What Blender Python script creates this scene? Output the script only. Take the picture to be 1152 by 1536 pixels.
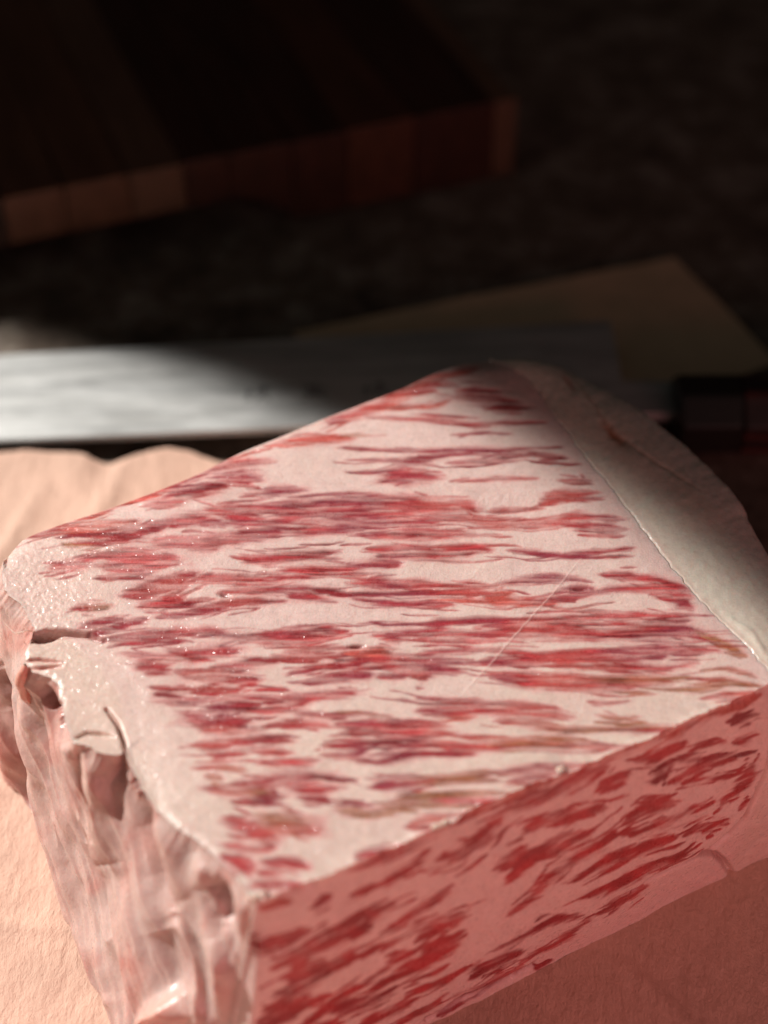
import bpy, bmesh, math, random
import numpy as np
random.seed(4)
scene = bpy.context.scene
for o in list(bpy.data.objects): bpy.data.objects.remove(o)

# ---------------------------------------------------------------- camera
FPX, PITCH, DIST, TOPZ = 2308., math.radians(44), .401, .07       # calibrated on the 1152x1536 photograph
CAM = np.array([0, -DIST*math.cos(PITCH), TOPZ + DIST*math.sin(PITCH)])
FWD = np.array([0, math.cos(PITCH), -math.sin(PITCH)])
UPV = np.array([0, math.sin(PITCH), math.cos(PITCH)])
cd = bpy.data.cameras.new('camera'); cam = bpy.data.objects.new('camera', cd)
scene.collection.objects.link(cam); scene.camera = cam
cam.location = CAM; cam.rotation_euler = (math.pi/2 - PITCH, 0, 0)
cd.sensor_fit = 'VERTICAL'; cd.sensor_height = 24; cd.lens = 24*FPX/1536
cd.clip_start = .01; cd.clip_end = 50
cd.dof.use_dof = True; cd.dof.focus_distance = .385; cd.dof.aperture_fstop = 3.6

# ---------------------------------------------------------------- light and exposure
world = bpy.data.worlds.new('World'); scene.world = world; world.use_nodes = True
wn = world.node_tree; bg = wn.nodes['Background']; bg.inputs[1].default_value = .062
wc = wn.nodes.new('ShaderNodeTexCoord'); wm = wn.nodes.new('ShaderNodeMapping'); wm.inputs['Rotation'].default_value = (0, 0, math.radians(-90))
wg = wn.nodes.new('ShaderNodeTexGradient'); wr = wn.nodes.new('ShaderNodeValToRGB')      # dim room: the side behind the camera is lighter
wr.color_ramp.elements[0].position = 0; wr.color_ramp.elements[0].color = (.10, .085, .07, 1)
wr.color_ramp.elements[1].position = .95; wr.color_ramp.elements[1].color = (1, .92, .83, 1)
sx = wn.nodes.new('ShaderNodeSeparateXYZ'); mr = wn.nodes.new('ShaderNodeMapRange')
mr.inputs['From Min'].default_value = .75; mr.inputs['From Max'].default_value = -.9
wn.links.new(wc.outputs['Generated'], sx.inputs[0]); wn.links.new(sx.outputs['Y'], mr.inputs['Value'])
wn.links.new(mr.outputs['Result'], wr.inputs[0]); wn.links.new(wr.outputs[0], bg.inputs[0])
wn.nodes.remove(wm); wn.nodes.remove(wg)

def aim(o, target):
    from mathutils import Vector
    d = Vector(target) - o.location
    o.rotation_euler = d.to_track_quat('-Z', 'Y').to_euler()
sd = bpy.data.lights.new('window_sunbeam', 'SPOT'); sun = bpy.data.objects.new('window_sunbeam', sd)
scene.collection.objects.link(sun)
sun.location = (-1.1427, .5328, 1.0351); aim(sun, (-.298, -.154, 0))
sd.energy = 182; sd.color = (1, .95, .89); sd.spot_size = 2*.2455; sd.spot_blend = .085; sd.shadow_soft_size = .011
fd = bpy.data.lights.new('room_bounce', 'AREA'); fill = bpy.data.objects.new('room_bounce', fd)
scene.collection.objects.link(fill)
fill.location = (.22, -.44, .16); aim(fill, (.03, -.05, .03))
fd.shape = 'RECTANGLE'; fd.size = .36; fd.size_y = .2; fd.energy = .84; fd.color = (1, .37, .36)

scene.view_settings.view_transform = 'Standard'; scene.view_settings.look = 'None'
scene.view_settings.gamma = 1; scene.view_settings.use_curve_mapping = False
scene.view_settings.exposure = 0.0
scene.render.engine = 'CYCLES'

# ---------------------------------------------------------------- helpers
def un(x, y, z):                       # photo pixel -> point at height z (a thing's own support height)
    d = FWD*FPX + np.array([1., 0, 0])*(x-576) + UPV*(768-y)
    return CAM + d*((z-CAM[2])/d[2])
def px(P):                             # points -> photo pixels (used only to transfer traced marks to the mesh)
    Q = P - CAM; z = Q @ FWD
    return 576 + FPX*Q[..., 0]/z, 768 - FPX*(Q @ UPV)/z
_tab = np.random.default_rng(11).random((512, 512))
def vnoise(x, y, seed=0):
    x = x + seed*37.17; y = y + seed*91.73
    ix = np.floor(x).astype(np.int64); iy = np.floor(y).astype(np.int64)
    fx = x-ix; fy = y-iy
    fx = fx*fx*fx*(fx*(fx*6-15)+10); fy = fy*fy*fy*(fy*(fy*6-15)+10)
    a = _tab[ix % 512, iy % 512]; b = _tab[(ix+1) % 512, iy % 512]
    c = _tab[ix % 512, (iy+1) % 512]; d = _tab[(ix+1) % 512, (iy+1) % 512]
    return (a*(1-fx)+b*fx)*(1-fy) + (c*(1-fx)+d*fx)*fy
def fbm(x, y, seed=0, oct=4):
    s = 0; a = 1.; t = 0
    for k in range(oct):
        ca, sa = math.cos(k*.9), math.sin(k*.9)
        s = s + a*(vnoise((x*ca-y*sa)*2**k, (x*sa+y*ca)*2**k, seed+k*3)*2-1); t += a; a *= .5
    return s/t
def afbm(x, y, seed=0, oct=3):         # no octave rotation: keeps the grain direction
    s = 0; a = 1.; t = 0
    for k in range(oct):
        s = s + a*(vnoise(x*2**k, y*2**k, seed+k*3)*2-1); t += a; a *= .55
    return s/t
def sstep(a, b, x):
    t = np.clip((x-a)/(b-a), 0, 1); return t*t*(3-2*t)
def curve(pts, n, close=False):        # Catmull-Rom through points, resampled by arc length
    P = np.asarray(pts, float)
    Q = np.vstack([2*P[0]-P[1], P, 2*P[-1]-P[-2]]); out = []
    for i in range(1, len(Q)-2):
        t = np.linspace(0, 1, 24, endpoint=False)[:, None]
        p0, p1, p2, p3 = Q[i-1], Q[i], Q[i+1], Q[i+2]
        out.append(.5*((2*p1)+(p2-p0)*t+(2*p0-5*p1+4*p2-p3)*t*t+(3*p1-p0-3*p2+p3)*t**3))
    out = np.vstack(out+[P[-1:]])
    s = np.r_[0, np.cumsum(np.linalg.norm(np.diff(out, axis=0), axis=1))]
    q = np.linspace(0, s[-1], n)
    return np.stack([np.interp(q, s, out[:, k]) for k in range(out.shape[1])], 1)
def polyline(flat):
    a = np.asarray(flat, float).reshape(-1, 2)
    return a
def dist_poly(X, Y, P):                # distance to a polyline and the position along it
    best = np.full(X.shape, 1e9); tt = np.zeros(X.shape)
    L = np.r_[0, np.cumsum(np.hypot(*np.diff(P, axis=0).T))]; tot = max(L[-1], 1e-6)
    for i in range(len(P)-1):
        d = P[i+1]-P[i]; l2 = d @ d + 1e-9
        t = np.clip(((X-P[i, 0])*d[0]+(Y-P[i, 1])*d[1])/l2, 0, 1)
        q = np.hypot(X-P[i, 0]-t*d[0], Y-P[i, 1]-t*d[1])
        m = q < best; best[m] = q[m]; tt[m] = (L[i]+t[m]*math.sqrt(l2))[...]/tot
    return best, tt
def mesh_from_grids(name, grids, mat, parent=None, cols=None, smooth=True, colname='tint'):
    """each grid is an (n, m, 3) array of points; all of them become one mesh"""
    vs, fs, cs, base = [], [], [], 0
    for k, G in enumerate(grids):
        n, m = G.shape[:2]; vs.append(G.reshape(-1, 3))
        I = (np.arange(n*m).reshape(n, m)+base)
        fs.append(np.stack([I[:-1, :-1], I[1:, :-1], I[1:, 1:], I[:-1, 1:]], -1).reshape(-1, 4)); base += n*m
        if cols is not None: cs.append(cols[k].reshape(-1, 4))
    V = np.vstack(vs).astype(np.float32); Fc = np.vstack(fs).astype(np.int32)
    me = bpy.data.meshes.new(name)
    me.vertices.add(len(V)); me.vertices.foreach_set('co', V.ravel())
    me.loops.add(Fc.size); me.loops.foreach_set('vertex_index', Fc.ravel())
    me.polygons.add(len(Fc)); me.polygons.foreach_set('loop_start', np.arange(0, Fc.size, 4, dtype=np.int32))
    me.update(calc_edges=True)
    if smooth: me.polygons.foreach_set('use_smooth', np.ones(len(Fc), dtype=bool))
    if cols is not None:
        at = me.color_attributes.new(colname, 'FLOAT_COLOR', 'POINT')
        at.data.foreach_set('color', np.vstack(cs).astype(np.float32).ravel())
    me.materials.append(mat)
    o = bpy.data.objects.new(name, me); scene.collection.objects.link(o); o.parent = parent
    return o
def mesh_pydata(name, v, f, mat, parent=None, smooth=False, bevel=0, seg=2):
    me = bpy.data.meshes.new(name); me.from_pydata([tuple(map(float, p)) for p in v], [], f)
    bm = bmesh.new(); bm.from_mesh(me); bmesh.ops.recalc_face_normals(bm, faces=bm.faces)
    if bevel: bmesh.ops.bevel(bm, geom=list(bm.edges), offset=bevel, segments=seg, affect='EDGES', profile=.6)
    bm.to_mesh(me); bm.free()
    for p in me.polygons: p.use_smooth = smooth
    me.materials.append(mat)
    o = bpy.data.objects.new(name, me); scene.collection.objects.link(o); o.parent = parent
    return o
def empty(name, loc, label=None, cat=None):
    o = bpy.data.objects.new(name, None); scene.collection.objects.link(o); o.location = loc; o.empty_display_size = .02
    if label: o['label'] = label; o['category'] = cat
    return o

class NT:
    def __init__(s, name):
        s.m = bpy.data.materials.new(name); s.m.use_nodes = True; s.t = s.m.node_tree
        s.b = s.t.nodes['Principled BSDF']
    def n(s, typ, **kw):
        nd = s.t.nodes.new(typ)
        for k, v in kw.items():
            if k.startswith('i_'):
                key = k[2:].replace('_', ' ')
                nd.inputs[key].default_value = v
            else: setattr(nd, k, v)
        return nd
    def l(s, a, b): s.t.links.new(a, b)
    def coords(s, scale=(1, 1, 1), rot=(0, 0, 0)):
        tc = s.n('ShaderNodeTexCoord'); mp = s.n('ShaderNodeMapping')
        mp.inputs['Scale'].default_value = scale; mp.inputs['Rotation'].default_value = rot
        s.l(tc.outputs['Object'], mp.inputs[0]); return mp.outputs[0]
    def noise(s, vec, scale, detail=4, rough=.55):
        nd = s.n('ShaderNodeTexNoise'); nd.inputs['Scale'].default_value = scale
        nd.inputs['Detail'].default_value = detail; nd.inputs['Roughness'].default_value = rough
        s.l(vec, nd.inputs['Vector']); return nd.outputs['Fac']
    def ramp(s, fac, stops):
        r = s.n('ShaderNodeValToRGB'); e = r.color_ramp.elements
        while len(e) < len(stops): e.new(.5)
        for k, (p, c) in enumerate(stops): e[k].position = p; e[k].color = (*c, 1) if len(c) == 3 else c
        s.l(fac, r.inputs[0]); return r.outputs[0]
    def mix(s, fac, a, b, mode='MIX'):
        x = s.n('ShaderNodeMix', data_type='RGBA', blend_type=mode)
        if isinstance(fac, (int, float)): x.inputs[0].default_value = fac
        else: s.l(fac, x.inputs[0])
        for k, v in ((6, a), (7, b)):
            if isinstance(v, tuple): x.inputs[k].default_value = (*v, 1)
            else: s.l(v, x.inputs[k])
        return x.outputs[2]
    def math(s, op, a, b=None):
        x = s.n('ShaderNodeMath', operation=op)
        for k, v in ((0, a), (1, b)):
            if v is None: continue
            if isinstance(v, (int, float)): x.inputs[k].default_value = v
            else: s.l(v, x.inputs[k])
        return x.outputs[0]
    def bump(s, h, dist, strength=1., prev=None):
        b = s.n('ShaderNodeBump'); b.inputs['Strength'].default_value = strength; b.inputs['Distance'].default_value = dist
        s.l(h, b.inputs['Height'])
        if prev is not None: s.l(prev, b.inputs['Normal'])
        return b.outputs[0]

# ---------------------------------------------------------------- materials
def meat_material(name, sss=.35, grain=1., wet=.35, strings=0, depth=.0020):
    k = NT(name); b = k.b
    at = k.n('ShaderNodeAttribute', attribute_name='tint')
    v = k.coords()
    fine = k.noise(v, 1500, 3, .6); mid = k.noise(v, 330, 4, .6)
    c = k.mix(.16, at.outputs['Color'], k.ramp(fine, [(.3, (.35, .28, .25)), (.7, (1, .98, .95))]), 'MULTIPLY')
    c = k.mix(.20, c, k.ramp(mid, [(.3, (.55, .42, .42)), (.65, (1, 1, 1))]), 'MULTIPLY')
    k.l(c, b.inputs['Base Color'])
    b.inputs['Subsurface Weight'].default_value = sss
    b.inputs['Subsurface Radius'].default_value = (1, .38, .28)
    b.inputs['Subsurface Scale'].default_value = depth
    rr = k.ramp(k.noise(v, 700, 2), [(.35, (.24,)*3), (.65, (.46,)*3)])
    k.l(rr, b.inputs['Roughness'])
    b.inputs['Specular IOR Level'].default_value = .5
    b.inputs['Coat Weight'].default_value = wet; b.inputs['Coat Roughness'].default_value = .17
    n1 = k.bump(k.noise(v, 520, 3, .55), .00016*grain, .5)
    if strings:
        sv = k.coords((1, 1, .16), (0, math.radians(-14), 0))
        n1 = k.bump(k.noise(sv, 620, 4, .62), .0011*strings, .7, n1)
    n2 = k.bump(k.noise(v, 2300, 2, .5), .00022*grain, .6, n1)
    k.l(n2, b.inputs['Normal'])
    n3 = k.bump(k.noise(v, 950, 1, .5), .0007*grain, .9, n1)
    k.l(n3, b.inputs['Coat Normal'])
    return k.m
M_meat = meat_material('marbled_meat', .4, .8, .32)
M_cap = meat_material('fat_cap', .4, .45, .2)
M_side = meat_material('wet_membrane', .45, .5, .4, .22, .003)

def paper_material(name, col):
    k = NT(name); b = k.b; v = k.coords((1, .45, 1))
    w = k.coords()
    c = k.ramp(k.noise(w, 60, 5, .6), [(.3, tuple(x*.86 for x in col)), (.7, col)])
    c = k.mix(.25, c, k.ramp(k.noise(v, 900, 3, .6), [(.3, (.62, .55, .5)), (.7, (1, 1, 1))]), 'MULTIPLY')
    k.l(c, b.inputs['Base Color']); b.inputs['Roughness'].default_value = .75
    b.inputs['Specular IOR Level'].default_value = .25
    n1 = k.bump(k.noise(v, 330, 5, .65), .0012, .8)
    n2 = k.bump(k.noise(w, 1500, 2, .6), .0002, .6, n1)
    k.l(n2, b.inputs['Normal']); return k.m
M_paper = paper_material('peach_butcher_paper', (.76, .505, .395))
M_tan = paper_material('tan_paper', (.62, .45, .30))

def counter_material():
    k = NT('dark_stone_counter'); b = k.b; v = k.coords()
    c = k.ramp(k.noise(v, 45, 7, .65), [(.30, (.07, .050, .038)), (.52, (.16, .125, .10)), (.74, (.32, .28, .24))])
    c = k.mix(.5, c, k.ramp(k.noise(v, 260, 4, .7), [(.35, (.3, .3, .3)), (.7, (1, 1, 1))]), 'MULTIPLY')
    k.l(c, b.inputs['Base Color']); b.inputs['Roughness'].default_value = .8; b.inputs['Specular IOR Level'].default_value = .12
    k.l(k.bump(k.noise(v, 300, 4, .6), .0004, .5), b.inputs['Normal']); return k.m
M_counter = counter_material()

def wood_material(name, dark, light, rough=.5):
    k = NT(name); b = k.b; v = k.coords((1, .12, 1)); w = k.coords((30, 4, 60))
    c = k.ramp(k.noise(v, 140, 6, .6), [(.3, dark), (.7, light)])
    c = k.mix(.5, c, k.ramp(k.noise(v, 700, 4, .7), [(.3, (.45, .4, .38)), (.7, (1, 1, 1))]), 'MULTIPLY')
    k.l(c, b.inputs['Base Color']); b.inputs['Roughness'].default_value = rough
    b.inputs['Specular IOR Level'].default_value = .3
    k.l(k.bump(k.noise(v, 600, 4, .6), .0003, .5), b.inputs['Normal']); return k.m
M_cherry_lit = wood_material('cherry_wood_lit', (.085, .040, .022), (.145, .072, .042))  # cherry planks paler: light on the board's left end painted into their colour
M_cherry = wood_material('cherry_wood', (.06, .023, .013), (.11, .042, .025))
M_cherry2 = wood_material('cherry_wood_dark', (.036, .014, .009), (.068, .026, .017))
M_walnut = wood_material('walnut_wood', (.025, .014, .009), (.05, .028, .018))
M_maple = wood_material('maple_wood', (.10, .055, .034), (.15, .085, .054))

def steel_material():
    k = NT('forged_steel'); b = k.b; v = k.coords((.07, 1, 1)); w = k.coords((.3, 1, 1))
    smear = k.noise(v, 170, 6, .65); blot = k.noise(w, 120, 5, .65)
    c = k.ramp(smear, [(.3, (.40, .41, .41)), (.55, (.56, .57, .565)), (.75, (.66, .665, .65))])
    c = k.mix(.22, c, k.ramp(blot, [(.38, (.42, .42, .40)), (.6, (1, 1, 1))]), 'MULTIPLY')
    k.l(c, b.inputs['Base Color']); b.inputs['Metallic'].default_value = .75
    k.l(k.ramp(blot, [(.3, (.52,)*3), (.7, (.66,)*3)]), b.inputs['Roughness'])
    n1 = k.bump(blot, .0008, .5); k.l(k.bump(k.noise(v, 900, 3, .6), .0002, .6, n1), b.inputs['Normal']); return k.m
M_steel = steel_material()
def handle_material():
    k = NT('ebony_handle'); b = k.b; v = k.coords((.06, 1, 1))
    c = k.ramp(k.noise(v, 190, 5, .6), [(.40, (.006, .004, .004)), (.56, (.02, .008, .007)), (.68, (.09, .018, .014))])
    k.l(c, b.inputs['Base Color']); b.inputs['Roughness'].default_value = .38
    k.l(k.bump(k.noise(v, 900, 3), .0002, .4), b.inputs['Normal']); return k.m
M_handle = handle_material()
k = NT('black_horn'); k.b.inputs['Base Color'].default_value = (.012, .010, .009, 1); k.b.inputs['Roughness'].default_value = .3
k.l(k.bump(k.noise(k.coords((.2, 1, 1)), 500, 3), .0002, .4), k.b.inputs['Normal']); M_horn = k.m
k = NT('engraving'); k.b.inputs['Base Color'].default_value = (.03, .03, .028, 1); k.b.inputs['Roughness'].default_value = .8
k.l(k.bump(k.noise(k.coords(), 2000, 3), .0002, .4), k.b.inputs['Normal']); M_mark = k.m

# ---------------------------------------------------------------- counter
n = 60; gx, gy = np.meshgrid(np.linspace(-2.4, 2.4, n), np.linspace(-2.0, 3.2, n), indexing='ij')
G = np.stack([gx, gy, np.full_like(gx, -.0012)], -1)
counter = mesh_from_grids('counter', [G], M_counter); counter['kind'] = 'structure'
counter['label'] = 'dark mottled brown stone counter under everything'

# ---------------------------------------------------------------- butcher paper under the meat
def edge_y(x):                                                    # far edge of the sheet, wavy where it curls
    return np.interp(x, [-.5, -.16, -.135, -.118, -.103, -.092, -.084, -.074, -.066, -.055, 0, .1, .2, .4],
                        [.12, .094, .0960, .0975, .096, .0920, .095, .0985, .0975, .093, .075, .03, -.02, -.08])
nx, ny = 620, 420
xs = np.linspace(-.42, .40, nx); tv = np.linspace(0, 1, ny)**1.25
X = np.repeat(xs[:, None], ny, 1); e = edge_y(xs)[:, None]
e = e + .0006*fbm(xs*400, xs*0, 5, 3)[:, None]
Y = e - tv[None]*(e+.42)
D = (e - Y)
edgecurl = np.exp(-(D/.016)**1.3)
hump = .5+.5*np.interp(xs, [-.5, -.165, -.135, -.118, -.1, -.092, -.083, -.072, -.058, -.04, .4], [-.2, -.3, .6, .9, .5, -.9, .2, .95, .2, -.6, -1])[:, None]
Z = .0006 + edgecurl*(.001+.0030*hump)
lf = sstep(-.03, -.09, X)                                          # the free, crumpled left side
Z = Z + (.00022 + .00060*lf)*(fbm(X*55, Y*22, 3, 4)+.6) + .00013*(afbm(X*420, Y*120, 8, 3)+.6)
Z = Z + .0008*lf*np.abs(fbm(X*30, Y*30+4, 21, 3))
for a, bq, amp, wd in (((.058, -.088), (.082, -.118), .0011, .0022), ((.10, -.09), (.16, -.105), .0009, .003),
                       ((-.17, -.03), (-.06, -.044), .0007, .002), ((-.16, -.075), (-.07, -.082), .0008, .002), ((-.11, .09), (-.13, .02), .0012, .003),
                       ((-.085, .1), (-.098, .05), .0012, .0035), ((.03, -.13), (.12, -.2), .0012, .004)):
    d, t = dist_poly(X, Y, np.array([a, bq])); Z = Z + amp*np.exp(-(d/wd)**2)*np.sin(np.pi*np.clip(t, .03, .97))
paper = mesh_from_grids('butcher_paper', [np.stack([X, Y, Z], -1)], M_paper)
paper['label'] = 'peach butcher paper with curled wavy edge lying under the beef'; paper['category'] = 'paper'

# ---------------------------------------------------------------- tan sheet under the knife
c4 = [un(438, 502, 0), un(1010, 389, 0), un(1165, 545, 0), np.array([.02, .085, 0])]
m = 70; u = np.linspace(0, 1, m)[:, None, None]; v = np.linspace(0, 1, m)[None, :, None]
G = (c4[0]*(1-u)+c4[1]*u)*(1-v) + (c4[3]*(1-u)+c4[2]*u)*v
G[..., 2] = .0004 + .0012*(fbm(G[..., 0]*25, G[..., 1]*25, 2, 3)+.8)*np.minimum(1, (1-v[..., 0])*3)
tan = mesh_from_grids('paper_sheet', [G], M_tan)
tan['label'] = 'dim tan sheet of paper lying under the knife heel'; tan['category'] = 'paper'

# ---------------------------------------------------------------- the beef block
beef = empty('beef_block', (0, 0, 0), 'thick raw block of heavily marbled beef with a white fat cap', 'meat')

h = TOPZ
def unl(flat, z=h): return np.array([un(x, y, z) for x, y in polyline(flat)])
NU, NV = 780, 660
back_px = [5,842, 14,826, 40,801, 100,778, 170,755, 250,725, 300,704, 360,674, 420,650, 480,625, 540,602, 600,579, 650,556, 690,540, 735,530]
seam_px = [735,530, 782,562, 822,612, 855,655, 880,688, 905,717, 932,752, 962,793, 1000,841, 1030,880, 1062,916, 1102,953, 1152,1006, 1168,1020]
front_px = [385,1352, 430,1335, 500,1310, 560,1283, 620,1258, 680,1233, 706,1215, 750,1196, 800,1176, 850,1160, 900,1138, 950,1118, 1000,1095, 1050,1072, 1080,1060, 1110,1046, 1150,1028, 1168,1020]
left_px = [5,842, 3,868, 12,890, 30,906, 42,926, 50,944, 46,962, 38,982, 42,1003, 60,1012, 80,1020, 90,1048, 100,1084, 110,1112, 128,1118, 150,1128, 178,1132, 187,1124, 196,1150, 213,1182, 234,1212, 262,1240, 300,1264, 340,1300, 370,1338, 385,1352]
cb, cs, cf, cl = (curve(unl(q), n_) for q, n_ in ((back_px, NU), (seam_px, NV), (front_px, NU), (left_px, NV)))
# ragged cut edges
ts = np.linspace(0, 1, NV); cs[:, :2] += ((sstep(0, .05, ts)*sstep(1, .96, ts))*(.0007*fbm(ts*26, ts*0, 401, 3)+.0004*fbm(ts*90, ts*0, 402, 2)))[:, None]*np.array([.8, .6])
t = np.linspace(0, 1, NU); rag = sstep(0, .02, t)*sstep(1, .98, t)
jf = rag*(.0005*fbm(t*60, t*0, 4, 4)+.0007*np.clip(fbm(t*130, t*0+3, 9, 2)-.25, 0, 1)*sstep(.3, .45, t)*sstep(.9, .7, t))
cf = cf + jf[:, None]*np.array([-.45, .89, 0]); cf[:, 2] += rag*.0004*fbm(t*45, t*0, 14, 3)
t2 = np.linspace(0, 1, NV); r2 = sstep(0, .02, t2)*sstep(1, .98, t2)
cl = cl + (r2*.0007*fbm(t2*70, t2*0, 24, 4))[:, None]*np.array([-.8, -.6, 0])
U = np.linspace(0, 1, NU)[:, None, None]; V = np.linspace(0, 1, NV)[None, :, None]
def coons(c_u0, c_u1, c_v0, c_v1):     # c_u0: v=0 side along u, c_u1: v=1 side, c_v0: u=0 side along v, c_v1: u=1 side
    u = np.linspace(0, 1, len(c_u0))[:, None, None]; v = np.linspace(0, 1, len(c_v0))[None, :, None]
    A = (1-v)*c_u0[:, None]+v*c_u1[:, None]; B = (1-u)*c_v0[None]+u*c_v1[None]
    Cc = (1-u)*(1-v)*c_u0[0]+u*(1-v)*c_u0[-1]+(1-u)*v*c_u1[0]+u*v*c_u1[-1]
    return A+B-Cc
def smooth_curve(c, n_):                 # end points stay put
    k_ = np.hanning(2*n_+1); k_ /= k_.sum()
    return np.stack([np.convolve(np.r_[2*c[0, j]-c[n_:0:-1, j], c[:, j], 2*c[-1, j]-c[-2:-n_-2:-1, j]], k_, 'valid') for j in range(3)], 1)
cf0, cl0, cb0 = smooth_curve(cf, 60), smooth_curve(cl, 55), smooth_curve(cb, 40)
TOP = coons(cb0, cf0, cl0, cs)
TOP = TOP + (cf-cf0)[:, None]*np.exp(-((1-V)/.018)**1.2) + (cb-cb0)[:, None]*np.exp(-(V/.02)**1.2) + (cl-cl0)[None]*np.exp(-(U/.085)**1.4)

# colours of flesh and fat (linear)
RED, DRK, BRN, ORG = (.46, .055, .060), (.34, .036, .045), (.38, .150, .070), (.54, .105, .085)
PNK, HOL = (.50, .115, .115), (.15, .018, .022)
TYPES = dict(r=(RED, RED), d=(DRK, DRK), b=(BRN, BRN), o=(ORG, ORG), p=(PNK, PNK), h=(HOL, HOL), rb=(RED, BRN), br=(BRN, RED), bo=(BRN, ORG), db=(DRK, BRN), ro=(RED, ORG), dr=(DRK, RED))
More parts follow.
